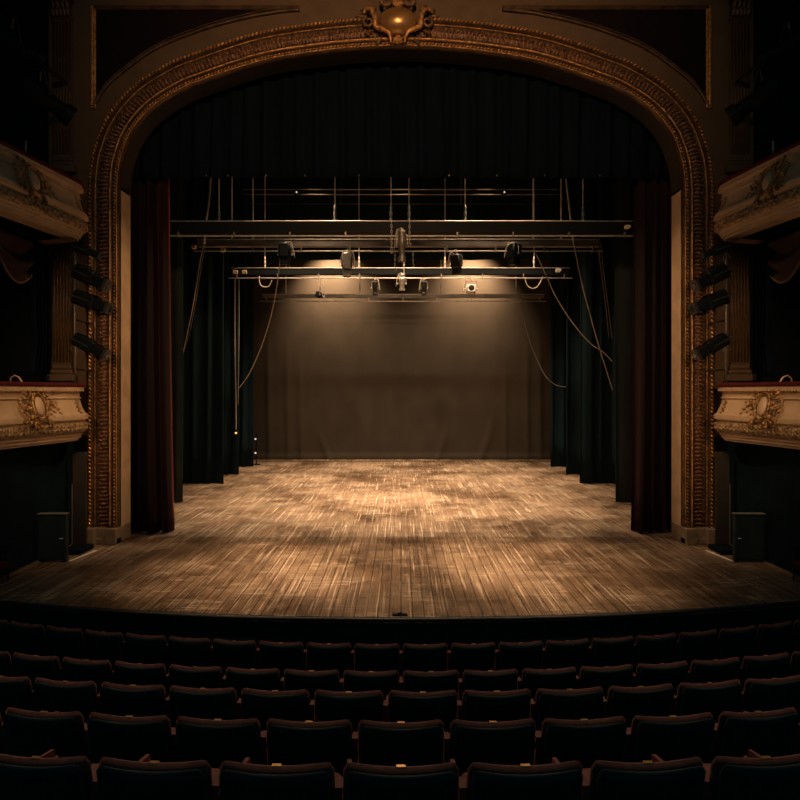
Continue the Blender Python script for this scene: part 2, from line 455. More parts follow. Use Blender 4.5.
for i, (p, t, nn) in enumerate(along_frame(.13, .455)):
    m.lump((p.x, D-.055, p.z), nn*.045, t*.035, V((0,-.02,0)), 6, 4)
    m.lump((p.x+t.x*.06, D-.055, p.z+t.z*.06), nn*.02, t*.012, V((0,-.025,0)), 6, 4)
m.build('leaf_band', 'gold_dull', fr, smooth=True)
for s in (-1, 1):                 # plinth blocks
    xi = abs(inner[0].x)
    m = MB()
    for a, b_, y0 in ((-.01,.20,D-.26),(.43,.68,D-.28),(.20,.43,D-.17)):
        m.box((s*(xi+a), y0, 0), (s*(xi+b_), D+.42 if a < 0 else D, .34), None, .012)
    m.box((s*(xi-.01), D-.2, .0), (s*(xi+.68), D, .12), None, .01)
    o = m.build('plinth', mat('brown_painted_plinth', (.30,.20,.12), .6, 0), fr)

# cartouche at the crown
car = thing('crown_cartouche', 'gilded scrolled shield cartouche at the crown of the proscenium arch', 'ornament', (0, D-.3, Z(30,D)))
c0 = V((X(398,D), D-.18, Z(27, D)))
def scroll(mb, c, r0, turns, start, sx, rad, yy=0, n=28):
    pts = []; rs = []
    for i in range(n+1):
        t = i/n; a = start + turns*2*PI*t; r = r0*(1-.82*t)
        pts.append(V((c[0]+sx*r*math.cos(a), c[1]+yy-.06*t, c[2]+r*math.sin(a)))); rs.append(rad*(1-.4*t))
    mb.tube(pts, rs, 8)
m = MB(); m.lump(c0+V((0,0,-.02)), V((.40,0,0)), V((0,0,.29)), V((0,-.24,0)), 24, 14)
m.build('shield', 'shield', car, smooth=True)
m = MB(); ring_ = [c0+V((.43*math.cos(a)*(1-.10*math.sin(a)), .02, -.02+.33*math.sin(a))) for a in [2*PI*i/32 for i in range(32)]]
m.tube(ring_, .026, 8, closed=True); m.build('shield_rim', 'gold_dull', car, smooth=True)
pxm = D/F
for s in (-1, 1):
    m = MB()
    st = catmull([c0+V((s*a*pxm, -y_, -b*pxm)) for a, b, y_ in ((34,-8,.0),(30,-11,.05),(25,-7,.09),(22.5,0,.10),(22,7,.09),(17,10,.10),(11,13,.12),(7.5,18,.12),(7,23,.08))], 4)
    m.tube(st, [.022+.034*math.sin(PI*i/(len(st)-1)) for i in range(len(st))], 10)
    m.build('side_strap', 'gold', car, smooth=True)
    m = MB(); scroll(m, c0+V((s*.27, -.06, .40)), .13, 1.2, PI*.9, s, .05)
    m.build('top_volute', 'gold_dull', car, smooth=True)
    m = MB(); scroll(m, c0+V((s*.62, .0, -.02)), .13, 1.1, PI*.6, -s, .04)
    m.build('side_volute', 'gold_dull', car, smooth=True)
    for dx, dz, a in ((.55,.30,.5),(.70,.24,.2),(.80,.12,0),(.62,-.22,-.4),(.40,-.42,-.8)):
        m = MB()
        ax = V((s*math.cos(a),0,math.sin(a)))
        m.lump(c0+V((s*dx,.03,dz)), ax*.11, V((-ax.z,0,ax.x))*.045, V((0,-.06,0)))
        m.build('leaf', 'gold_dull', car, smooth=True)
m = MB()
for i in range(7):
    a = -PI*.25+ i*PI*.5/6; ax = V((math.sin(a),0,math.cos(a)))
    m.lump(c0+V((0,-.04,.24))+ax*.12, ax*.11, V((ax.z,0,-ax.x))*.028, V((0,-.05,0)))
m.build('shell_crest', 'gold', car, smooth=True)
m = MB()
for i in range(5):
    a = PI + (-.5+i*.25); ax = V((math.sin(a),0,math.cos(a)))
    m.lump(c0+V((0,-.04,-.30))+ax*.12, ax*.11, V((ax.z,0,-ax.x))*.03, V((0,-.05,0)))
m.build('drop_leaf', 'gold', car, smooth=True)

# spandrel panels with mouldings
arcpts = [(94,107),(107,87),(130,67),(160,47),(200,31),(225,23.5),(250,17.5),(275,13),(300,10.5)]
for s in (-1, 1):
    sp_ = thing('spandrel_panel', 'dark oxblood corner panel framed in gilt at the %s shoulder of the arch' % SIDE[s], 'wall panel', (s*5.5, D-.01, Z(50,D)))
    arc = catmull([V((X(a,D), D-.01, Z(b,D))) for a, b in arcpts], 5)
    if s == 1: arc = [V((-p.x, p.y, p.z)) for p in arc]
    topz = Z(11, D)
    x0 = arc[0].x; m = MB(); k = len(arc)
    m.add([p for p in arc]+[V((p.x, p.y, topz)) for p in arc], [(i, i+1, k+i+1, k+i) for i in range(k-1)])
    m.build('panel_field', 'panel', sp_)
    m = MB(); m.tube([p+V((0,-.02,0)) for p in arc], .035, 8); m.tube([p+V((0,-.02,0))+V((s*.0,0,.07)) for p in arc], .014, 6)
    m.build('arched_moulding', 'frame', sp_, smooth=True)
    m = MB(); m.box((x0-.06, D-.06, arc[0].z-.05), (x0+.06, D, topz+.09), None, .02); m.tube([(x0, D-.065, arc[0].z), (x0, D-.065, topz)], .025, 8)
    m.build('upright_moulding', 'gold', sp_)
    m = MB(); m.box((x0, D-.06, topz), (arc[-1].x, D, topz+.10), None, .02); m.build('top_moulding', 'frame', sp_)

# fluted pilasters
def pilaster(s, zb, zt, upper):
    xc = s*7.285; w_ = .20
    t = thing('fluted_pilaster', ('%s fluted pilaster with leafy capital beside the %s spandrel panel' if upper else '%s fluted pilaster behind the %s lighting ladder, above the lower box') % (('upper','lower')[not upper], SIDE[s]), 'pilaster', (xc, D, zb))
    m = MB(); m.box((xc-w_, D-.07, zb+.34), (xc+w_, D, zt))
    m.build('shaft', 'wall', t)
    for i in range(6):
        m = MB(); x = xc-w_+.03+i*(2*w_-.06)/5
        m.tube([(x, D-.075, zb+.40), (x, D-.075, zt-.03)], .021, 8); m.build('fillet', 'frame', t, smooth=True)
    m = MB(); m.box((xc-w_-.10, D-.16, zb), (xc+w_+.10, D, zb+.14), None, .01); m.box((xc-w_-.05, D-.12, zb+.14), (xc+w_+.05, D, zb+.24), None, .03); m.box((xc-w_-.02, D-.10, zb+.24), (xc+w_+.02, D, zb+.34), None, .03)
    m.build('base', 'wall', t)
    m = MB(); m.box((xc-w_-.02, D-.10, zt), (xc+w_+.02, D, zt+.07), None, .02)
    m.box((xc-w_+.02, D-.10, zt+.07), (xc+w_-.02, D, zt+.50)); m.box((xc-w_-.12, D-.2, zt+.50), (xc+w_+.12, D, zt+.58), None, .02)
    m.build('capital', 'frame', t)
    m = MB(); r2 = random.Random(5)
    for row, (zz, nn_) in enumerate(((.13,5),(.28,4),(.42,5))):
        for i in range(nn_):
            x = xc-w_+2*w_*(i+.5)/nn_
            m.lump((x, D-.13-.02*row, zt+zz), (.05,0,0), (0,-.035,0), (0,-.02,.085), 7, 5)
    for q_ in (-1,1): m.lump((xc+q_*(w_+.05), D-.16, zt+.42), (.07,0,0), (0,-.05,0), (0,0,.07), 8, 6)
    m.build('acanthus_leaf', 'gold_dull', t, smooth=True)
for s in (-1, 1):
    pilaster(s, 7.95, Z(22,D), True)
    pilaster(s, Z(381,D), Z(238,D)-.1, False)

# side walls: recessed box openings, slabs, lower wall
for s in (-1, 1):
    m = MB()
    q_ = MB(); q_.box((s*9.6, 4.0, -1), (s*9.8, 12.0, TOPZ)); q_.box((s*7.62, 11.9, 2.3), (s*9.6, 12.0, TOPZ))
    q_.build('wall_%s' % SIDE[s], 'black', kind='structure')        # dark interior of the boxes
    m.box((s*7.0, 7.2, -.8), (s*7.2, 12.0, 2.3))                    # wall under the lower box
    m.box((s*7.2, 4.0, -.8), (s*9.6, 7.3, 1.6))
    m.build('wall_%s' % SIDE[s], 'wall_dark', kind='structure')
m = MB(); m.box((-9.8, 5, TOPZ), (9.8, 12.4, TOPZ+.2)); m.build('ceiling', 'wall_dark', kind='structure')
# stage house
m = MB(); m.box((-12.2, 12.4, -.1), (-12, 28.8, 16)); m.box((12, 12.4, -.1), (12.2, 28.8, 16)); m.box((-12.2, 28.6, -.1), (12.2, 28.8, 16))
m.build('wall_stage_house', 'drape', kind='structure')
m = MB(); m.box((-12.2, 12.0, 16), (12.2, 28.8, 16.2)); m.box((-12.2,12.0,TOPZ),(12.2,12.4,16)); m.build('ceiling.001', 'drape', kind='structure')

# ------------------------------------------------------------------ boxes
plan = [V((-7.55,11.80,0)), V((-6.62,11.52,0)), V((-6.47,11.36,0)), V((-6.42,11.1,0)), V((-6.52,10.4,0)), V((-6.63,9.7,0)), V((-6.76,9.0,0)), V((-6.95,8.1,0)), V((-7.3,7.1,0))]
def plan_path(s, off):
    pts = catmull(plan, 5); out = []
    for i, p in enumerate(pts):
        t = (pts[min(i+1,len(pts)-1)]-pts[max(i-1,0)]).normalized(); n_ = V((-t.y, t.x, 0)); 
        if n_.x < 0 and n_.y < .2: n_ = -n_
        q_ = p + n_*(off-.11)
        out.append((V((q_.x*-s, q_.y, 0)), V((n_.x*-s, n_.y, 0)), V((t.x*-s, t.y, 0))))
    return out
def box_sweep(s, prof, z0):
    vs = []; k = len(prof); rows = [plan_path(s, o_) for o_, _ in prof]; L_ = len(rows[0])
    for i in range(L_):
        for j in range(k): vs.append(V((rows[j][i][0].x, rows[j][i][0].y, z0+prof[j][1])))
    fs = []
    for i in range(L_-1):
        for j in range(k-1): fs.append((i*k+j, i*k+j+1, (i+1)*k+j+1, (i+1)*k+j))
    return vs, fs
def theatre_box(s, z0, level):
    t = thing('theatre_box', '%s box front on the %s side wall, cream with gilded cartouche%s' % (level, SIDE[s], ' and red rail' if level == 'lower' else ', in shade'), 'theatre box', (s*6.8, 10, z0))
    H = 1.14
    prof = [(-.30,.0),(-.02,.0),(-.02,.04),(.02,.05),(.02,.09),(.05,.11),(.05,.15),(.09,.17)]
    m = MB(); m.add(*box_sweep(s, prof, z0)); m.build('lower_moulding', 'cream', t, smooth='auto')
    m = MB(); m.add(*box_sweep(s, [(.09,.17),(.12,.20),(.14,.26),(.14,.33),(.12,.37),(.10,.38)], z0)); m.build('carved_band', 'carved', t, smooth='auto')
    m = MB()
    path = plan_path(s, .135); P3 = resample([V((a.x,a.y,z0)) for a,_,_ in path], .055)
    for i, p in enumerate(P3):
        tt = (P3[min(i+1,len(P3)-1)]-P3[max(i-1,0)]).normalized(); nn = V((-tt.y,tt.x,0)); 
        for dz, r in ((.25,.022),(.32,.020)):
            m.lump(p+V((0,0,dz+(.01 if i%2 else -.01))), tt*.022, nn*.022, V((0,0,.034)), 6, 4)
    m.build('egg_carving', 'carved', t, smooth=True)
    prof = [(.10,.38),(.10,.41),(.15,.43),(.16,.47),(.15,.52),(.12,.54),(.11,.545),(.09,.58),(.05,.66),(.02,.75),(.0,.84),(.02,.845),(.03,.86),(.02,.875),(.0,.88),(.0,.97),(.02,.98),(.06,1.0),(.07,1.05),(.07,1.08),(-.1,1.08),(-.1,.5),(-.1,.02)]
    m = MB(); m.add(*box_sweep(s, prof, z0))
    path = plan_path(s, .06); P3 = resample([V((a.x,a.y,z0)) for a,_,_ in path], .06)
    for p in P3: m.box(p+V((-.014,-.018,1.0)), p+V((.014,.018,1.03)))
    m.build('parapet', 'cream', t, smooth='auto')
    m = MB(); m.add(*box_sweep(s, [(-.12,1.08),(.08,1.08),(.10,1.10),(.10,1.13),(.07,1.16),(-.08,1.16),(-.12,1.13),(-.12,1.08)], z0)); m.build('hand_rail', 'velvet', t, smooth=True)
    # floor slab
    pp = [a for a,_,_ in plan_path(s, -.06)]
    vs = [V((p.x,p.y,z0+.02)) for p in pp]+[V((s*9.6, pp[-1].y, z0+.02)), V((s*9.6, 11.95, z0+.02)), V((pp[0].x, 11.95, z0+.02))]
    k = len(vs); vs2 = [p+V((0,0,.14)) for p in vs]
    m = MB(); m.add(vs+vs2, [tuple(range(k)), tuple(range(k,2*k))[::-1]]+[(i,(i+1)%k,k+(i+1)%k,k+i) for i in range(k)]); m.build('floor_slab', 'wall_dark', t)
    # panel end swags
    path = plan_path(s, 0)
    def face(yq, z, lift=0):
        cand = min(path, key=lambda a: abs(a[0].y-yq)+(100 if abs(a[0].x) > 7.4 or a[0].y>11.45 else 0))
        # interpolate x at yq
        ps = [a for a in path if a[0].y < 11.42]; ps.sort(key=lambda a: a[0].y)
        for a, b_ in zip(ps, ps[1:]):
            if a[0].y <= yq <= b_[0].y:
                u = (yq-a[0].y)/(b_[0].y-a[0].y); c = a[0].lerp(b_[0], u); nn = a[1].lerp(b_[1], u).normalized(); break
        else: c, nn = cand[0], cand[1]
        zz = z
        pr = [(.12,.54),(.09,.58),(.05,.66),(.02,.75),(.0,.84),(.0,1.0)]
        off = .13
        for (o1,z1),(o2,z2) in zip(pr, pr[1:]):
            if z1 <= zz <= z2: off = o1+(o2-o1)*(zz-z1)/(z2-z1)
        return c+nn*(off+lift)+V((0,0,z0+z)), nn
    yc = 10.12 if level == 'lower' else 10.0
    r3 = random.Random(11)
    m = MB(); c, nn = face(yc, .72, .06)
    up = (V((0,0,1))-nn*.28*1).normalized(); al = V((0,1,0))
    m.lump(c, al*.125, up*.185, nn*.07, 16, 10); sh_ = m.build('cartouche_shield', 'cream', t, smooth=True)
    m = MB()
    m.tube([c+al*.15*math.cos(a)+up*.215*math.sin(a)+nn*.01 for a in [2*PI*i/24 for i in range(24)]], .022, 8, closed=True)
    for sg in (-1,1):
        for (u0, v0, r0, st) in ((.20,.19,.07,1.6),(.24,-.02,.07,0.2),(.28,-.18,.08,2.4),(.15,-.26,.06,4.0),(.10,.28,.06,1.0),(.40,-.22,.05,2.0)):
            pts = []; 
            for i in range(13):
                a = st+i*.5; rr_ = r0*(1-.06*i)
                pts.append(c+al*(sg*(u0+rr_*math.cos(a)))+up*(v0+rr_*math.sin(a))+nn*.01)
            m.tube(pts, [.020-.0009*i for i in range(13)], 6)
    for i in range(46):
        sg = 1 if i % 2 else -1; a = r3.uniform(-PI*.5, PI*.5); r_ = r3.uniform(.2,.38)
        u0 = abs(math.cos(a))*r_*1.1+.02; v0 = math.sin(a)*r_*.85
        if v0 < -.1: u0 *= 1.25
        aa = r3.uniform(0, 6.28); d1 = al*math.cos(aa)+up*math.sin(aa); d2 = -al*math.sin(aa)+up*math.cos(aa)
        m.lump(c+al*sg*u0+up*v0+nn*r3.uniform(-.01,.03), d1*.045, d2*.02, nn*.03, 6, 4)
    for q_ in range(5):
        a = PI/2+(q_-2)*.35; m.lump(c+al*.07*math.cos(a)*2+up*(.24+.06*math.sin(a)), up*.06, al*.03, nn*.04, 6, 4)
    m.v = [c + (v-c)*1.22 for v in m.v]
    m.build('cartouche_foliage', 'gold_box', sh_, smooth=True)
    m = MB()
    for i in range(7):
        z = .57+i*.04; p, nn = face(11.12-.0*i, z, .015)
        m.lump(p+V((0,(-.02 if i%2 else .02),0)), (0,.035,0), nn*.02, (0,0,.025), 6, 4)
    m.build('husk_drop', 'gold_box', t, smooth=True)
for s in (-1, 1):
    theatre_box(s, 2.26, 'lower')
    theatre_box(s, 6.33, 'upper')

# swagged box drapes
for s in (-1, 1):
    t = thing('box_drape', 'dark swagged drape with fringe hanging in the opening above the lower %s box' % SIDE[s], 'drape', (s*7.5, 10.4, 6.3))
    m = MB()
    def sw(u, v, s=s):
        y = 11.45-1.3*u; sag = math.sin(u*PI); z = 6.3-.0-v*(.38+.55*sag) 
        return V((s*(7.45-.10*math.sin(v*PI*4)*sag), y, z))
    m.grid(sw, 24, 16); m.build('swag', mat('dark_mulberry_velvet', (.06,.026,.020), .8, 0), t, smooth=True, solid=.015)
    m = MB(); m.tube([sw(i/24,1)+V((-s*.01,0,0)) for i in range(25)], .022, 6); m.build('fringe', mat('dull_gold_fringe', (.22,.12,.06), .8), t, smooth=True)
    m = MB()
    def tail(u, v, s=s):
        pinch = 1-.3*math.exp(-((v-.72)/.12)**2)
        return V((s*(7.42+.05*math.sin(u*PI*7)), 11.55-.42*u*pinch-.05*v, 6.3-v*2.75))
    m.grid(tail, 36, 20); m.build('tail', M['pelmet'], t, smooth=True, solid=.01)

# ------------------------------------------------------------------ curtains
def drape(name, label, cat, x0, x1, y, z0, z1, folds, amp, m_, group=None, seed=1, flare=0, inner_side=0, hem=None, parent=None):
    r = random.Random(seed); ph = [r.uniform(0, 6.28) for _ in range(5)]; n_ = int(abs(x1-x0)*14)+folds*6
    def fn(u, v):
        a = amp*(math.sin(u*folds*2*PI+ph[0])+.45*math.sin(u*folds*3.3*PI+ph[1])+.3*math.sin(u*folds*1.1*PI+ph[2]))*(.75+.35*v)
        x = x0+(x1-x0)*u; x += flare*v*v*(u if inner_side > 0 else (1-u))*(inner_side)
        x += .02*math.sin(v*3+ph[3]+u*9)
        return V((x, y+a+.03*math.sin(v*4+ph[4]+u*5), z1+(z0-z1)*v))
    mb = MB(); mb.grid(fn, n_, 14)
    if parent: return mb.build(name, m_, parent, smooth=True, solid=.012)
    root_z = z0
    o = mb.build(name, m_, smooth=True, solid=.012); tag(o, label, cat, group); return o
drape('house_curtain', 'dark red velvet house curtain gathered against the left jamb of the arch', 'curtain', X(125,12.8), -5.42, 12.8, .01, 11.6, 4, .13, 'house', seed=3, flare=.12, inner_side=1)
drape('house_curtain', 'dark red velvet house curtain gathered against the right jamb of the arch', 'curtain', 5.46, X(677,12.8), 12.8, .01, 11.6, 4, .13, 'house', seed=8, flare=.12, inner_side=-1)
pel = thing('pelmet_curtain', 'very dark red pleated pelmet filling the head of the proscenium arch', 'curtain', (0,12.62,Z(178,12.62)))
zp = Z(178,12.62)
pcl = drape('pleated_cloth', '', '', -6.6, 6.6, 12.62, zp, 12.4, 34, .05, 'pelmet', seed=5, parent=pel)
for px in (206,228,266,305,359,449,497,545,600):  # small brass specks added along the hem
    m = MB(); m.lump((X(px,12.5), 12.50, zp+.012), (.022,0,0),(0,.014,0),(0,0,.022),8,6); m.build('hem_speck', 'brass', pcl, smooth=True)

LEGS = {1:(16.2,6.40,6.25), 2:(19.5,6.20,6.29), 3:(21.7,6.33,6.46), 4:(24.0,6.36,6.44)}
order = {1:'nearest the house curtain, first of four', 2:'second of four from the front', 3:'third of four from the front', 4:'fourth and furthest back'}
for k, (d, xl, xr) in LEGS.items():
    drape('masking_drape', 'tall black drape in the left wings, %s' % order[k], 'stage drape', -9.6, -xl, d, .02, 13.5, 7, .045, 'drape_lit' if k == 1 else 'drape', 'black masking drapes in the wings', seed=20+k)
    drape('masking_drape', 'tall black drape in the right wings, %s' % order[k], 'stage drape', xr, 9.6, d, .02, 13.5, 7, .045, 'drape_lit' if k == 1 else 'drape', 'black masking drapes in the wings', seed=30+k)
# border above the back cloth
drape('masking_border', 'black border drape hanging above the top of the grey back cloth', 'stage drape', -10, 10, 24.35, Z(260,24.35), 15.5, 12, .03, 'drape', seed=41)
# back cloth
r = random.Random(9)
wr = [(X(320,26.8),1.5,.5),(X(447,26.8),2.0,-.5),(X(492,26.8),2.2,-.6),(X(287,26.8),6,.1),(X(527,26.8),6,.0),(X(268,26.8),7,.1),(X(540,26.8),7,0),(X(300,26.8),5,.1),(X(505,26.8),5,.0)]
def bc(u, v):
    x = -7.6+15.2*u; z = 12*(1-v); y = 26.8+.012*math.sin(x*2.3)
    for xx, h, dr in wr:
        if z < h:
            f = 1-z/h; y += -.10*f**.7*math.exp(-((x-xx-dr*f*f)/.14)**2)
    if z < .12: y -= (.12-z)*1.2
    return V((x, y, z+.005))
m = MB(); m.grid(bc, 220, 60); o = m.build('back_cloth', 'cloth', smooth=True, solid=.01)
tag(o, 'large plain grey brown cloth hung across the back of the stage', 'backdrop')

# ------------------------------------------------------------------ rigging
def cable_pts(pix, n=8): return catmull([P(*p) for p in pix], n)
def batten(label, d, pl, pr, yt, yb, yp, hangers, beam='steel', dy=0, thick=.16, tz=.022):
    zt, zb, zpip = Z(yt,d), Z(yb,d), Z(yp,d); xl, xr = X(pl,d), X(pr,d)
    t = thing('lighting_batten', label, 'lighting bar', ((xl+xr)/2, d, zpip), 'lighting bars above the stage')
    m = MB(); m.box((xl+.1, d-thick/2, zb), (xr-.1, d+thick/2, zt), None, .008); m.build('cable_tray', beam, t)
    m = MB(); m.tube([(xl+.1, d-thick/2, zt), (xr-.1, d-thick/2, zt)], tz*.7, 8); m.build('top_edge', 'pipe', t, smooth=True)
    m = MB(); m.tube([(xl, d-.05, zpip), (xr, d-.05, zpip)], tz, 10); m.build('pipe', 'pipe', t, smooth=True)
    for i in range(9):
        x = xl+.3+(xr-xl-.6)*i/8
        m = MB(); m.box((x-.02, d-.085, zpip-.03), (x+.02, d-.03, zb+.03)); m.build('bracket', 'steel', t)
    for px in hangers:
        x = X(px, d)
        m = MB(); m.tube([(x, d, zt), (x, d, 15.9)], .016, 6); 
        m.lathe([(.01,0),(.032,.02),(.032,.10),(.018,.13),(.036,.16),(.036,.26),(.018,.30),(.03,.33),(.03,.40),(.012,.44)], (x, d, zt), n=8)
        m.build('hanging_wire', 'pipe', t, smooth=True)
    return t
batten('front lighting bar, widest and nearest, black tray over a pale pipe', 14.5, 168, 635, 222, 234, 236.5, (219,335,391,409,465,583), 'black', tz=.024)
batten('second lighting bar, grey tray, just below and behind the front bar', 17.0, 195, 602, 240, 247, 251.5, (232,253,533,561), 'tray')
batten('third lighting bar, black tray crossing the lit top of the back cloth', 20.3, 229, 572, 268.5, 275, 278.5, (265,359,534,445), 'black')
batten('rearmost lighting bar, thin grey tray against the back cloth', 24.8, 260, 546, 294.5, 298, 301.5, (286,360,441,516), 'tray', thick=.1)
# upper spare pipes with small lamps
def spare(label, d, pl, pr, ys, rad, lamps):
    t = thing('spare_bar', label, 'lighting bar', (0, d, Z(ys[0],d)))
    for y in ys:
        m = MB(); m.tube([(X(pl,d), d, Z(y,d)), (X(pr,d), d, Z(y,d))], rad, 8); m.build('pipe', 'rope' if rad > .015 else 'rope_dark', t, smooth=True)
    for px in (253, 341, 461, 533):
        m = MB(); m.tube([(X(px,d), d, Z(ys[-1],d)), (X(px,d), d, 15.9)], .014, 6); m.build('hanging_wire', 'steel', t)
    for px in lamps:
        m = MB(); x = X(px,d); z = Z(ys[-1],d)
        m.lathe([(.03,.18),(.05,.16),(.06,.06),(.12,0),(.11,-.02)], (x,d-.05,z-.02), n=12); g = m.build('lamp_housing', 'iron', t, smooth=True)
        m = MB(); m.lump((x,d-.10,z+.05),(.035,0,0),(0,.03,0),(0,0,.05),10,6); m.build('bulb', 'glow', g, smooth=True)
    return t
spare('twin pale pipes high up with two small glowing lamps, above the front bar', 22.4, 243, 558, (189.5,194.5), .022, (297,504))
spare('thin dim pipe high up just under the twin lamp pipes', 23.4, 238, 540, (204,), .012, ())

def oriented(c, dirv):
    z = V(dirv).normalized(); x = V((0,0,1)).cross(z)
    if x.length < .1: x = V((1,0,0))
    x.normalize(); y = z.cross(x)
    return Matrix(((x.x,y.x,z.x,c[0]),(x.y,y.y,z.y,c[1]),(x.z,y.z,z.z,c[2]),(0,0,0,1)))
def spot(label, hang, dirv, L=.5, R=.12, style='round', col='black', group='spotlights on the lighting bars', cat='spotlight', drop=.25, name='stage_spotlight', clamp_up=True):
    """hang: point where it clamps to its pipe"""
    h = V(hang); t = thing(name, label, cat, h, group)
    dv = V(dirv).normalized(); c = h + V((0,0,-drop if clamp_up else drop))
    T = oriented(c, dv)
    m = MB()
    if style == 'round':
        pr = [(R*.55,-L*.5),(R*.85,-L*.46),(R*.95,-L*.2),(R*.95,0),(R*.7,L*.06),(R*.7,L*.32),(R*.95,L*.36),(R*.95,L*.5)]
        m.lathe(pr, c, dv, 16)
        for i in range(4): m.lathe([(R*1.0,-L*.38+i*.05*L*1.6),(R*1.0,-L*.35+i*.05*L*1.6)], c, dv, 16)
    else:
        m.box((-R,-R,-L*.5), (R,R,L*.18), T, R*.25); m.box((-R*.8,-R*.8,L*.18), (R*.8,R*.8,L*.5), T, R*.1)
        for i in range(4): m.box((-R*1.05,-R*.7,-L*.42+i*L*.12), (R*1.05,R*.7,-L*.38+i*L*.12), T)
    bd = m.build('lamp_body', col, t, smooth='auto')
    m = MB(); m.lathe([(R*.72,L*.47),(R*.6,L*.51),(R*.3,L*.53)], c, dv, 16); m.build('lens', 'lens', bd, smooth=True)
    m = MB(); ax = T.col[0].xyz.normalized() if hasattr(T,'col') else V((1,0,0))
    q0, q1 = c-ax*R*1.25, c+ax*R*1.25; u = (V((0,0,1)) if clamp_up else V((0,0,-1)))*(drop*.72)
    m.tube([q0, q0+u*.7, q0+u+ax*.03, q1+u-ax*.03, q1+u*.7, q1], .014, 6); m.build('yoke', 'steel', t)
    m = MB()
    for q_ in (q0, q1): m.lathe([(.03,-.02),(.03,.02)], q_, ax, 8)
    m.build('tilt_knob', 'steel', t)
    m = MB(); m.box(h-V((.035,.035,.05)), h+V((.035,.035,.03)), None, .008); m.tube([h-V((0,0,.04)), c+u], .012, 6); m.tube([h+V((.03,-.03,-.02)), h+V((.09,-.03,-.02))], .01, 6)
    m.build('clamp', 'pipe', t)
    m = MB(); e0 = c-dv*L*.4; sd = R*1.5 if h.x < 0 else -R*1.5
    m.tube(catmull([e0, e0+V((sd*.8,-.05,.10)), c+V((sd*1.2,-.06,-.12)), c+V((sd,-.05,drop*.5)), h+V((sd*.5,-.04,.0)), h+V((0,-.04,.05))], 4), .011, 6)
    m.build('power_cord', 'rope', t, smooth=True)
    if style == 'barn':
        m = MB()
        for sx in (-1,1):
            m.add([T @ V((sx*R*.8,-R*.7,L*.5)), T @ V((sx*R*.8,R*.7,L*.5)), T @ V((sx*R*1.35,R*.9,L*.85)), T @ V((sx*R*1.35,-R*.9,L*.85))], [(0,1,2,3)])
        m.build('barn_door', 'black', t, solid=.006)
    return t
down = (0,.35,-1)
spot('big black spotlight pointing down on the second bar, left of centre', P(285,244,16.8), (.05,-.05,-1), .66, .17, 'box', drop=.32)
spot('big black spotlight pointing down on the second bar, right of centre', P(514,244,16.8), (-.10,-.05,-1), .66, .17, 'box', drop=.32)
spot('pale metal spotlight between second and third bars, left of the middle cluster', P(347,251,16.9), (0,.05,-1), .72, .15, 'box', 'steel', drop=.42)
spot('dark spotlight in pale yoke between second and third bars, right of the middle', P(456.5,251,16.9), (.1,.2,-1), .60, .15, 'box', 'iron', drop=.40)
spot('tall pale lantern at the top of the cluster in the middle of the bars', P(402,230,14.35), (0,.05,-1), .78, .11, 'round', 'steel', drop=.42)
spot('small lantern at the bottom of the cluster in the middle of the bars', P(402,274,20.1), (0,.3,-1), .46, .12, 'round', 'pipe', drop=.36)
spot('small black lantern on a bent arm under the third bar, left side', P(320,278.5,20.2), (.9,.1,-.3), .32, .10, 'box', 'black', drop=.60)
spot('slim dark lantern under the third bar just left of the centre', P(375,278.5,20.2), (0,.1,-1), .50, .10, 'round', 'iron', drop=.36)
spot('slim dark lantern under the third bar just right of the centre', P(424,278.5,20.2), (0,.1,-1), .50, .10, 'round', 'iron', drop=.36)
spot('small pale square lantern under the third bar, right side', P(471,278.5,20.2), (0,-1,.1), .30, .17, 'box', 'pipe', drop=.38)
# junction boxes and clamps
jb = [(194,247,16.8,'small brass coloured fitting on the left end of the second bar'),(235.5,272,20.1,'small tan junction box on the left end of the third bar'),(223,250,16.8,'small tan clamp on the second bar pipe near its left end'),
      (627,227,14.3,'small pale fitting on the right end of the front bar'),(558,270.5,20.1,'small pale fitting on the right end of the third bar'),(244.5,272,20.1,'small grey junction box on the third bar, beside the tan one')]
for a, b_, d, lab in jb:
    m = MB(); p = P(a,b_,d); e = .07*d/18; m.box(p-V((e,.06,e*.8)), p+V((e,.06,e*.8)), None, .01); m.lump(p+V((e,-.07,0)), (e*.4,0,0),(0,.03,0),(0,0,e*.4))
    tag(m.build('junction_box', 'tan' if 'tan' in lab or 'brass' in lab else 'pipe'), lab, 'fitting')
# centre cluster of chains and hooks
for px, y0, y1, d, lab in ((391.5,222,250,14.4,'short chain with hook left of the centre lantern'),(409.5,222,243,14.4,'short chain with hook right of the centre lantern'),(395,251,268,16.8,'short pale chain below the second bar left of centre'),(413,251,264,16.8,'short pale chain below the second bar right of centre'),(404,262,278,20.2,'short twisted chain above the small middle lantern')):
    t = thing('rigging_chain', lab, 'chain', P(px,y0,d))
    p0, p1 = P(px,y0,d), P(px,y1,d); k = max(4, int((p0-p1).length/.07)); m = MB()
    for i in range(k):
        c = p0.lerp(p1, (i+.5)/k); w1 = V((.022,0,0)) if i%2 else V((0,.022,0))
        m.tube([c+w1*math.cos(a)+V((0,0,.045))*math.sin(a) for a in [2*PI*j/8 for j in range(8)]], .008, 5, closed=True)
    m.build('links', 'pipe', t)
    m = MB(); m.tube([p1+V((.04*math.cos(a),0,-.04+.04*math.sin(a))) for a in [PI/2-i*.6 for i in range(8)]], .011, 6); m.build('hook', 'rope', t)

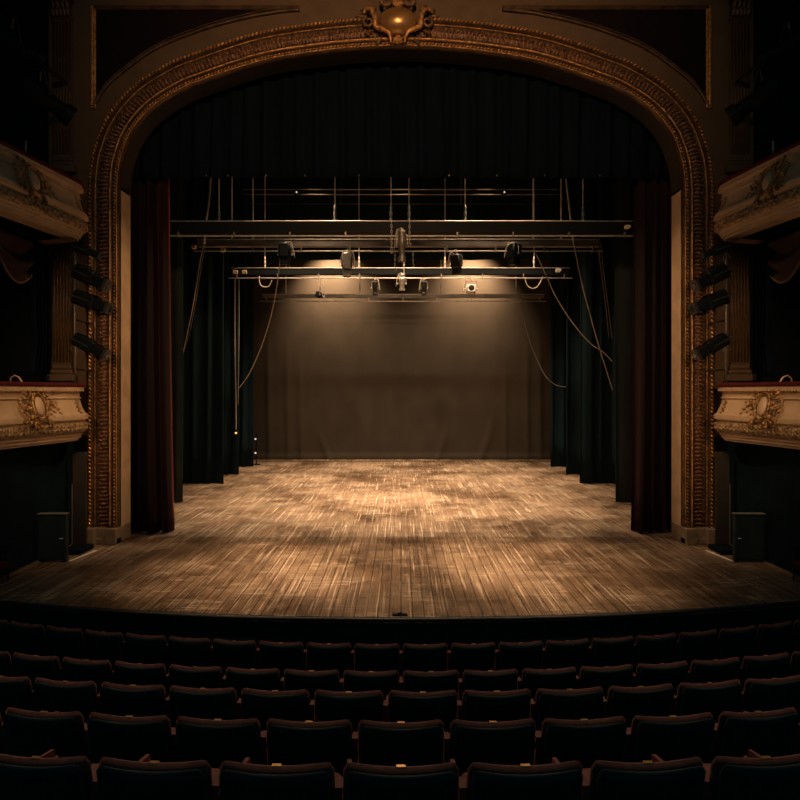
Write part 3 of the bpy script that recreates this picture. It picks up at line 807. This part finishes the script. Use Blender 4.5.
# slack cables (pixel path at a distance each)
def cab(label, pix, rad=.014, m_='rope'):
    mb = MB(); mb.tube(cable_pts(pix), rad, 6); tag(mb.build('hanging_cable', m_, smooth=True), label, 'cable')
cab('pale cable slanting down from the pelmet past the front bar on the left', [(212,160,15.2),(209,200,15.2),(206,222,15.3),(204.5,243,16.7)], .03)
cab('long pale cable trailing from the second bar into the left wings', [(204,243,16.8),(200,262,17.2),(194,300,18),(187,335,18.8),(182,358,19.1)], .016, 'rope')
cab('second dark strand beside the long cable in the left wings', [(206,243,16.8),(201.5,265,17.2),(196,300,18),(189,335,18.8),(183,352,19.1)], .013, 'rope_dark')
cab('curved cable swinging from second bar to the left ropes', [(281,251,17.0),(277,285,18),(270,320,19.5),(260,350,20.5),(249,374,21),(239,388,21.2)], .016)
cab('pale loop of cable under the third bar at its left end', [(259,276,20.1),(260,284,20.1),(264,287,20.1),(269,286,20.1),(272,280,20.1)], .02)
cab('pale loop of cable under the third bar at its right end', [(525,278,20.1),(527,285,20.1),(532,288.5,20.1),(537,287,20.1),(541,281,20.1),(542.5,277,20.1)], .02)
cab('pale cable slanting down from the pelmet past the front bar on the right', [(564,165,15.2),(568,195,15.2),(571,222,15.3),(573,240,16.8)], .03)
cab('long straight cable running from the second bar down the right wings', [(573,240,16.8),(582,284,17.2),(591,318,17.8),(600,350,18.3),(607,372,18.6),(612.5,390,18.9)], .016)
cab('slack cable sagging from the second bar across to the right wings', [(536,254,17),(546,275,17.5),(556,297,18),(572,322,18.5),(590,343,18.8),(603,352,19),(612,361,19.1)], .016)
cab('pair of thin cables dropping from the right end of the second bar, inner strand', [(598,240,16.9),(600,262,17.3),(605,300,18),(609,338,18.8)], .011, 'rope_dark')
cab('pair of thin cables dropping from the right end of the second bar, outer strand', [(600.5,243,16.9),(603.5,270,17.3),(608,305,18),(612,338,18.8)], .011, 'rope_dark')
cab('thin curved cable in front of the right part of the back cloth', [(520,296,24.7),(524,320,24.6),(531,345,24.4),(541,368,24),(547,378,23.6),(556,385,23.2),(566,387,21.5)], .014, 'rope_dark')
cab('vertical rope hanging beside the third left wing drape, outer strand', [(235,279,21.3),(235,340,21.3),(236,400,21.3),(236,430,21.3)], .018)
cab('vertical rope hanging beside the third left wing drape, inner strand', [(239,279,21.3),(239,340,21.3),(238,405,21.3)], .012)
# small glowing wing lamps
for a, b_, d, g, lab in ((236,433,21.2,'glow_amber','tiny amber pilot lamp at the end of the left wing rope'),(255.5,439,24.6,'glow_white','upper tiny white side lamp at the left edge of the back cloth'),(255.5,453,24.6,'glow_white','lower tiny white side lamp at the left edge of the back cloth')):
    t = thing('pilot_lamp', lab, 'lamp', P(a,b_,d)); p = P(a,b_,d)
    m = MB(); m.box(p+V((-.06,.0,-.05)), p+V((.06,.12,.05)), None, .01); m.build('housing', 'black', t)
    m = MB(); m.lump(p+V((0,-.005,0)), (.045,0,0),(0,.02,0),(0,0,.035),10,6); m.build('lit_face', g, t, smooth=True)
p = P(255.5,459,24.65)
t = thing('side_light_stand', 'slim black stand holding two tiny lamps at the left edge of the back cloth', 'lamp stand', (p.x, 24.78, 0))
m = MB(); m.tube([(p.x,24.78,.03),(p.x,24.78,1.4)], .025, 8); m.build('pole', 'black', t)
m = MB(); m.lathe([(.2,0),(.2,.02),(.03,.04)], (p.x,24.78,.0), n=16); m.build('base', 'black', t)

# ------------------------------------------------------------------ front of house lanterns
for s in (-1, 1):
    d = 11.25; px = 75 if s < 0 else 726; x = X(px, d)
    t = thing('lighting_ladder', 'thin upright pole bolted beside the %s edge of the arch, carrying side spotlights' % SIDE[s], 'lighting pole', (x, d, 3.45))
    m = MB(); m.tube([(x,d,3.42),(x,d,Z(245,d))], .020, 8); m.build('pole', 'steel', t, smooth=True)
    for z in (3.7, 4.7, 5.9):
        m = MB(); m.tube([(x,d,z),(x,DP-.0,z)], .02, 6); m.build('wall_bracket', 'iron', t)
    m = MB(); m.lathe([(.03,0),(.06,.01),(.06,.04),(.02,.06)], (x,d,3.41), n=10); m.build('foot', 'iron', t)
    names = ['uppermost', 'second highest', 'third highest', 'lowest']
    for i, (py, ex, ey, L, R) in enumerate(((247, 94, 253, .42, .09), (270, 105, 285, .62, .15), (296, 107, 308, .62, .15), (338, 104, 355, .60, .13))):
        hz = Z(py, d); h = V((x, d, hz))
        tgt = P(ex if s < 0 else 802-ex, ey, 11.1)
        root = thing('side_spotlight', '%s of the four dark spotlights on the %s pole beside the arch' % (names[i], SIDE[s]), 'spotlight', h, 'spotlights on the side poles')
        dv = (tgt-h); dv.y = -.05 if i else .1; Lr = dv.length; dv.normalize()
        c = h+dv*(Lr*.55); T = oriented(c, dv)
        m = MB(); m.box((-R*.8,-R,-Lr*.55),(R*.8,R,Lr*.05),T,R*.3); m.box((-R*.62,-R*.7,Lr*.05),(R*.62,R*.7,Lr*.45),T,R*.15)
        bd = m.build('lamp_body', 'black', root)
        m = MB(); m.box((-R*.75,-R*.8,Lr*.38),(R*.75,R*.8,Lr*.46),T,.004); m.build('colour_frame', 'iron', root)
        m = MB(); m.lathe([(R*.55,Lr*.45),(R*.4,Lr*.475)], c, dv, 12); m.build('lens', 'lens', bd)
        m = MB(); ax = T.col[1].xyz
        m.tube([h, h+V((0,-R*1.6,0)), c+V((0,-R*1.3,0))], .014, 6); m.build('yoke', 'iron', root)
        m = MB(); m.box(h-V((.04,.04,.05)), h+V((.04,.04,.05)), None, .008); m.build('clamp', 'iron', root)
        m = MB(); cc = V((x, d-.03, hz-.12)); m.tube([cc, cc+V((s*.05,-.05,-.12)), cc+V((-s*.08,0,-.16)), cc+V((-s*.02,0,.02))], .008, 5); m.build('power_cord', 'rope_dark', root)
    # upper pair by the top boxes
    dd = 9.6
    for (a, b_), (e, f), R, lab in (((-6,34),(44,62),.17,'big dark spotlight at the top %s, half outside the picture, over the upper box'), ((22,82),(72,118),.19,'big dark spotlight over the upper %s box pointing down at the stage')):
        if s > 0: a, e = 802-a, 802-e
        p0, p1 = P(a,b_,dd), P(e,f,dd+.5)
        root = thing('house_spotlight', lab % SIDE[s], 'spotlight', p0, 'large spotlights above the upper boxes')
        dv = (p1-p0); Lr = dv.length; dv.normalize(); c = (p0+p1)/2; T = oriented(c, dv)
        m = MB(); m.lathe([(R*.5,-Lr*.5),(R*.95,-Lr*.46),(R,-Lr*.1),(R*.75,-Lr*.02),(R*.75,Lr*.3),(R,Lr*.34),(R,Lr*.5),(R*.9,Lr*.5),(R*.9,Lr*.46)], c, dv, 18); bd = m.build('lamp_body', 'black', root, smooth='auto')
        m = MB(); m.lathe([(R*.88,Lr*.455),(R*.5,Lr*.48),(R*.1,Lr*.49)], c, dv, 18); m.build('lens', 'lens', bd, smooth=True)
        m = MB(); ax = T.col[0].xyz.normalized(); u = V((s*.12,0,.55)); q0, q1 = c-ax*R*1.2, c+ax*R*1.2
        m.tube([q0, q0+u*.8, c+u, q1+u*.8, q1], .018, 6); m.build('yoke', 'iron', root)
        m = MB(); m.tube([c+u, V((s*9.62, c.y+.2, c.z+.75))], .03, 8); m.build('wall_arm', 'black', root)
    a0, a1 = (-20,14), (66,83)
    q0, q1 = P(a0[0] if s<0 else 802-a0[0], a0[1], dd+.2), P(a1[0] if s<0 else 802-a1[0], a1[1], dd+1.2)
    m = MB(); m.tube([q0,q1], .032, 8); m.tube([q1, q1+V((-s*-.25,.0,-.05))], .045, 8)
    tag(m.build('sloping_bar', 'black', smooth=True), 'thin black bar sloping down towards the arch above the upper %s box' % SIDE[s], 'lighting bar')
# small bright handle marks on the upper boxes' rails
for s in (-1, 1):
    p = P(26 if s<0 else 773, 146, 10.7)
    m = MB(); m.tube([p+V((0,0,.07)), p-V((0,0,.10))], .018, 8); m.lump(p+V((0,0,.08)), (.025,0,0),(0,.025,0),(0,0,.025)); m.tube([p-V((0,0,.1)), V((p.x,p.y,7.49))], .008, 6)
    tag(m.build('candle_lamp', 'cream', smooth=True), 'tiny pale upright candle lamp standing behind the upper %s box rail' % SIDE[s], 'lamp')
    # curved chair back behind lower rail
    ch = thing('box_chair', 'chair with pale curved back rail behind the lower %s box parapet' % SIDE[s], 'chair', (s*7.2, 9.95, 2.42))
    bx = s*7.25; by = 10.45
    m = MB(); m.tube([(bx+s*.18,by+.1,3.30),(bx+s*.14,by+.06,3.50),(bx+s*.04,by+.02,3.555),(bx-s*.06,by-.01,3.52),(bx-s*.13,by-.03,3.44),(bx-s*.17,by-.05,3.30)], .014, 8); m.build('back_rail', 'cream', ch, smooth=True)
    m = MB(); m.box((bx-.2,by-.5,2.82),(bx+.2,by-.02,2.9),None,.03); m.build('seat', 'velvet', ch)
    for qx in (-.17,.17):
        for qy in (-.46,-.06):
            m = MB(); m.tube([(bx+qx,by+qy,2.42),(bx+qx,by+qy,2.83 if qy < -.1 else 3.36)], .018, 6); m.build('leg', 'iron', ch)

# ------------------------------------------------------------------ wings of the apron
for s in (-1, 1):
    pA = (38, 66) if s < 0 else (735, 765)
    d = 10.55; xa, xb = X(pA[0],d), X(pA[1],d)
    h = 49*d/F
    c = thing('stage_cabinet', 'low dark grey cabinet with pale top edge at the %s end of the apron' % SIDE[s], 'cabinet', ((xa+xb)/2, d, 0))
    m = MB(); m.box((xa,d,.03),(xb,d+.09,h-.02),None,.01); m.build('body', 'cab', c)
    m = MB(); m.box((xa-.01,d-.02,h-.02),(xb+.01,d+.10,h),None,.004); m.build('top', mat('worn_tan_edge', (.20,.17,.13), .6), c)
    m = MB(); m.box((xa+.03,d-.012,.07),(xb-.03,d,h-.06)); dr = m.build('door', 'cab', c)
    m = MB(); hx = xb-.07 if s < 0 else xa+.07; m.tube([(hx-.03,d-.035,h*.5),(hx+.03,d-.035,h*.5)], .009, 6); m.build('handle', 'pipe', dr)
    m = MB()
    for qx in (xa+.05, xb-.05):
        for qy in (d+.045,): m.box((qx-.02,qy-.045,0),(qx+.02,qy+.08,.03))
    m.build('foot', 'black', c)
    # tall flat panel by the arch; a pale strip paints its lit edge
    dE = 11.55; xe = X(72.5 if s<0 else 729.5, dE)
    pn = thing('access_panel', 'tall brown panel with a thin lit edge between the arch plinth and the %s cabinet' % SIDE[s], 'panel', (xe, dE, 0))
    m = MB(); m.box((xe, dE, .02), (xe-s*.28, dE+.05, Z(452,dE)), None, .005); m.build('board', 'soffit', pn)
    m = MB(); m.box((xe+s*.012, dE-.012, .03), (xe, dE+.05, Z(484,dE))); m.build('lit_edge_strip', 'steel', pn)
    # dark flat case added to stand in for the recess behind the strip
    q = MB(); q.box((s*6.36, 11.02, .005), (s*6.76, 11.5, .10), None, .01)
    tag(q.build('recess_block', mat('dark_blue_recess', (.004,.008,.013), .6, spec=.1)), 'low flat dark blue case standing in for the recess beside the %s plinth' % SIDE[s], 'case')
    pts = [P(68,562,10.58), P(93,551,11.3)]
    m = MB(); a = V((s*6.33, 10.6, .003)); b_ = V((s*6.22, 11.32, .003))
    m.add([a+V((-.025,0,0)), a+V((.025,0,0)), b_+V((.025,0,0)), b_+V((-.025,0,0))]+[a+V((-.025,0,.012)), a+V((.025,0,.012)), b_+V((.025,0,.012)), b_+V((-.025,0,.012))], [(0,3,2,1),(4,5,6,7),(0,1,5,4),(1,2,6,5),(2,3,7,6),(3,0,4,7)])
    tag(m.build('marking_strip', 'tape'), 'pale strip lying on the boards in front of the %s plinth' % SIDE[s], 'floor strip')
    m = MB()
    r4 = random.Random(6)
    for i in range(5):
        base = P(44+r4.uniform(-6,6), 598+r4.uniform(-2,2), 1); dd = CH*F/(598+r4.uniform(-2.5,2)-CY); px = 46+r4.uniform(-7,7)
        x = X(px if s<0 else 802-px, dd); L_ = r4.uniform(.1,.25); an = r4.uniform(-.9,-.4)*(-s)
        T = Matrix.Translation((x, dd, .002)) @ Matrix.Rotation(an, 4, 'Z'); m.box((-.012,-L_/2,0),(.012,L_/2,.004),T)
    tag(m.build('tape_scraps', 'tan'), 'scraps of pale tape stuck near the %s front corner of the apron' % SIDE[s], 'tape')
    # red seat at the picture's edge
    cx_ = s*6.93; cy_ = 9.35
    rc = thing('red_chair', 'red seated chair at the %s edge of the picture beside the apron' % SIDE[s], 'chair', (cx_, cy_, 0))
    zs = .22
    m = MB(); m.box((cx_-.2,cy_-.2,zs),(cx_+.2,cy_+.2,zs+.12),None,.03); m.build('seat', 'velvet', rc)
    m = MB(); m.box((cx_-.2,cy_+.17,zs+.25),(cx_+.2,cy_+.21,.62),None,.015); m.build('backrest', 'shell', rc)
    for qx in (-.18,.18):
        for qy in (-.17,.19):
            m = MB(); m.tube([(cx_+qx,cy_+qy,0),(cx_+qx,cy_+qy,zs+.02 if qy<0 else .62)], .014, 6); m.build('leg', 'iron', rc)
p = P(400,616,8.05)
m = MB(); m.box((p.x-.11, 8.02, .0), (p.x+.11, 8.08, .025), None, .006); m.box((p.x-.03,8.03,.025),(p.x+.03,8.07,.04))
tag(m.build('cue_light', 'black'), 'tiny black fitting at the middle of the stage edge', 'fitting')

# ------------------------------------------------------------------ auditorium floor steps
RC = V((0, 26.0, 0))
rows = [(6.37,.346,19,0.0), (5.14,.652,16,0.0), (4.14,1.002,14,-.118), (3.32,1.263,12,.28), (2.45,1.585,10,.285)]
TOPH = .93
m = MB()
edges = [lip_y(0)+.9, 5.75, 4.65, 3.75, 2.9, 2.0, .9, -.4, -4.0]; zs_ = [r_[1]-TOPH for r_ in rows]+[.90,1.15,1.4]
for (y1, y0, z) in zip(edges, edges[1:], zs_):
    nn = 40; top_ = []
    for yy in (y1, y0):
        R_ = RC.y-yy; 
        for i in range(nn+1):
            x = -9.6+19.2*i/nn; y = RC.y-math.sqrt(R_*R_-x*x); top_.append(V((x, y, z)))
    bot = [V((p.x,p.y,-1.2)) for p in top_]; K = len(top_)
    fs = [(i, i+1, nn+1+i+1, nn+1+i) for i in range(nn)]
    m.add(top_+bot, fs+[(nn+1+i, nn+2+i, K+nn+2+i, K+nn+1+i) for i in range(nn)]+[(i, K+i, K+i+1, i+1) for i in range(nn)])
m.build('auditorium_floor', 'carpet', kind='structure')

# ------------------------------------------------------------------ seats
SW = .522
def seat_shape(mb, w_, z0, z1, t0, t1, dip, cr, lean, bulge=0.0, nx=26, nz=12):
    """padded slab: front face towards +y at t1, rear face at t0"""
    def prof(u):                       # top height across the width
        x = (u-.5)*2; zt = z1-dip*(1-x*x)**1.0 
        e = abs(x)-(1-cr/(w_/2))
        if e > 0:
            f = min(1, e/(cr/(w_/2))); zt -= cr*(1-math.sqrt(max(0,1-f*f)))
        return zt
    vs = []; 
    for side in (0, 1):
        for j in range(nz+1):
            for i in range(nx+1):
                u = i/nx; v = j/nz; x = (u-.5)*w_; zt = prof(u); z = z0+(zt-z0)*v
                y = (t0 if side == 0 else t1)
                edge = min(u, 1-u)*2; eb = 1-(1-min(1,edge*4))**2
                vb = 1-(1-min(1,(1-v)*6))**2
                inset = .5*(t1-t0)*(1-min(eb, vb))
                y += inset if side == 0 else -inset
                if side == 1: y += bulge*math.sin(v*PI)*math.sin(u*PI)
                else: y -= .02*math.sin(u*PI)*.6
                y -= lean*(z-z0)
                vs.append(V((x, y, z)))
    W = nx+1; A = (nz+1)*W; fs = []
    for j in range(nz):
        for i in range(nx):
            a = j*W+i; fs.append((a, a+1, a+W+1, a+W)); fs.append((A+a, A+a+W, A+a+W+1, A+a+1))
    for i in range(nx):
        a = nz*W+i; fs.append((a, a+1, A+a+1, A+a)); fs.append((i, A+i, A+i+1, i+1))
    for j in range(nz):
        a = j*W; fs.append((a, a+W, A+a+W, A+a)); a = j*W+nx; fs.append((a, A+a, A+a+W, a+W))
    mb.add(vs, fs)
def make_seat():
    # local: origin on floor under the backrest's rear top; +y faces the stage
    t = thing('theatre_chair', '', 'theatre seat', (0,0,0)); LEAN = .17
    off = LEAN*(TOPH-.36)
    m = MB(); seat_shape(m, SW, .36, TOPH, off, off+.07, .028, .040, LEAN, .02); bk_ = m.build('backrest', 'seat', t, smooth=True)
    m = MB(); seat_shape(m, SW-.026, .30, TOPH-.013, off-.016, off+.02, .028, .036, LEAN); 
    for v in m.v: v.y -= 0
    m.build('back_panel', 'shell', t, smooth=True)
    m = MB(); zt = TOPH-.022; yy = off-LEAN*(TOPH-.36)+.035
    m.box((-.022, yy-.006, zt-.010), (.022, yy+.012, zt-.002), None, .001); m.build('number_plate', 'brass', bk_)
    m = MB(); seat_shape(m, SW-.05, 0, .46, 0, .12, 0, .06, 0)
    T = Matrix.Translation((0, off+.10, .44)) @ Matrix.Rotation(-PI/2+.12, 4, 'X')
    m.v = [T @ v for v in m.v]; m.build('seat', 'seat', t, smooth=True)
    for sx in (-1, 1):
        m = MB(); x0 = sx*.2625; x1 = sx*.2795
        m.add([(x_, y_, z_) for x_ in (sx*.2625, sx*.2795) for y_, z_ in ((off-.06,.74),(off-.05,.80),(off+.0,.81),(off+.22,.66),(off+.42,.62),(off+.43,.57),(off+.2,.57))], [(0,1,2,3,4,5,6),(13,12,11,10,9,8,7)]+[(i,(i+1)%7,7+(i+1)%7,7+i) for i in range(7)])
        vs = []; 
        m.build('armrest', 'seat', t, smooth=False)
        m = MB(); a0 = off+.06
        m.add([(x0,a0-.03,0),(x0,a0+.34,0),(x0,a0+.40,.56),(x0,a0+.02,.56),(x0,a0-.06,.76),(x0,a0-.11,.76),(x0,a0-.06,.40),
               (x1,a0-.03,0),(x1,a0+.34,0),(x1,a0+.40,.56),(x1,a0+.02,.56),(x1,a0-.06,.76),(x1,a0-.11,.76),(x1,a0-.06,.40)],
              [(0,1,2,3,4,5,6),(13,12,11,10,9,8,7)]+[(i,(i+1)%7,7+(i+1)%7,7+i) for i in range(7)])
        m.build('side_panel', 'seat', t)
    return t
proto = make_seat()
def copy_tree(o, parent=None):
    r_ = o.copy(); COL.objects.link(r_); r_.parent = parent
    for ch in list(o.children): copy_tree(ch, r_)
    return r_
rown = ['front row, nearest the stage', 'second row from the stage', 'third row from the stage', 'fourth row from the stage', 'rear row, nearest the viewer']
NUM = ['first','second','third','fourth','fifth','sixth','seventh','eighth','ninth','tenth','eleventh','twelfth']
first = True
for ri, (dist, ztop, cnt, shift) in enumerate(rows):
    R_ = RC.y-dist; pitch = .56; lst = []
    k0 = -14
    for k in range(-14, 15):
        xs = (k+.5)*pitch + (shift if abs(shift) > .01 else 0)
        if ri >= 3: xs = k*pitch + (0.0)
        if ri == 2: xs = (k+.5)*pitch-.115
        th = xs/R_; x = R_*math.sin(th); y = RC.y-R_*math.cos(th)
        px = CX+x*F/y
        if -28*(6.5/dist)**.9 < px < 800+28*(6.5/dist)**.9: lst.append((x, y, th, px))
    for idx, (x, y, th, px) in enumerate(lst):
        o = proto if first else copy_tree(proto)
        first = False
        o.location = (x, y, ztop-TOPH+.004); o.rotation_euler = (0,0,th)
        o['label'] = ''
        ndx = idx-len(lst)/2+.5
        if abs(ndx) < .3: wh = 'at the very middle'
        else:
            kk = int(abs(ndx)) if ndx == int(ndx) else int(abs(ndx)+.5)
            kk = max(1, kk); wh = '%s seat %s of centre' % (NUM[kk-1], 'left' if ndx < 0 else 'right')
        o['label'] = 'black backed red velvet seat, %s, %s' % (rown[ri], wh)
        o['group'] = 'theatre seats, %s' % rown[ri]
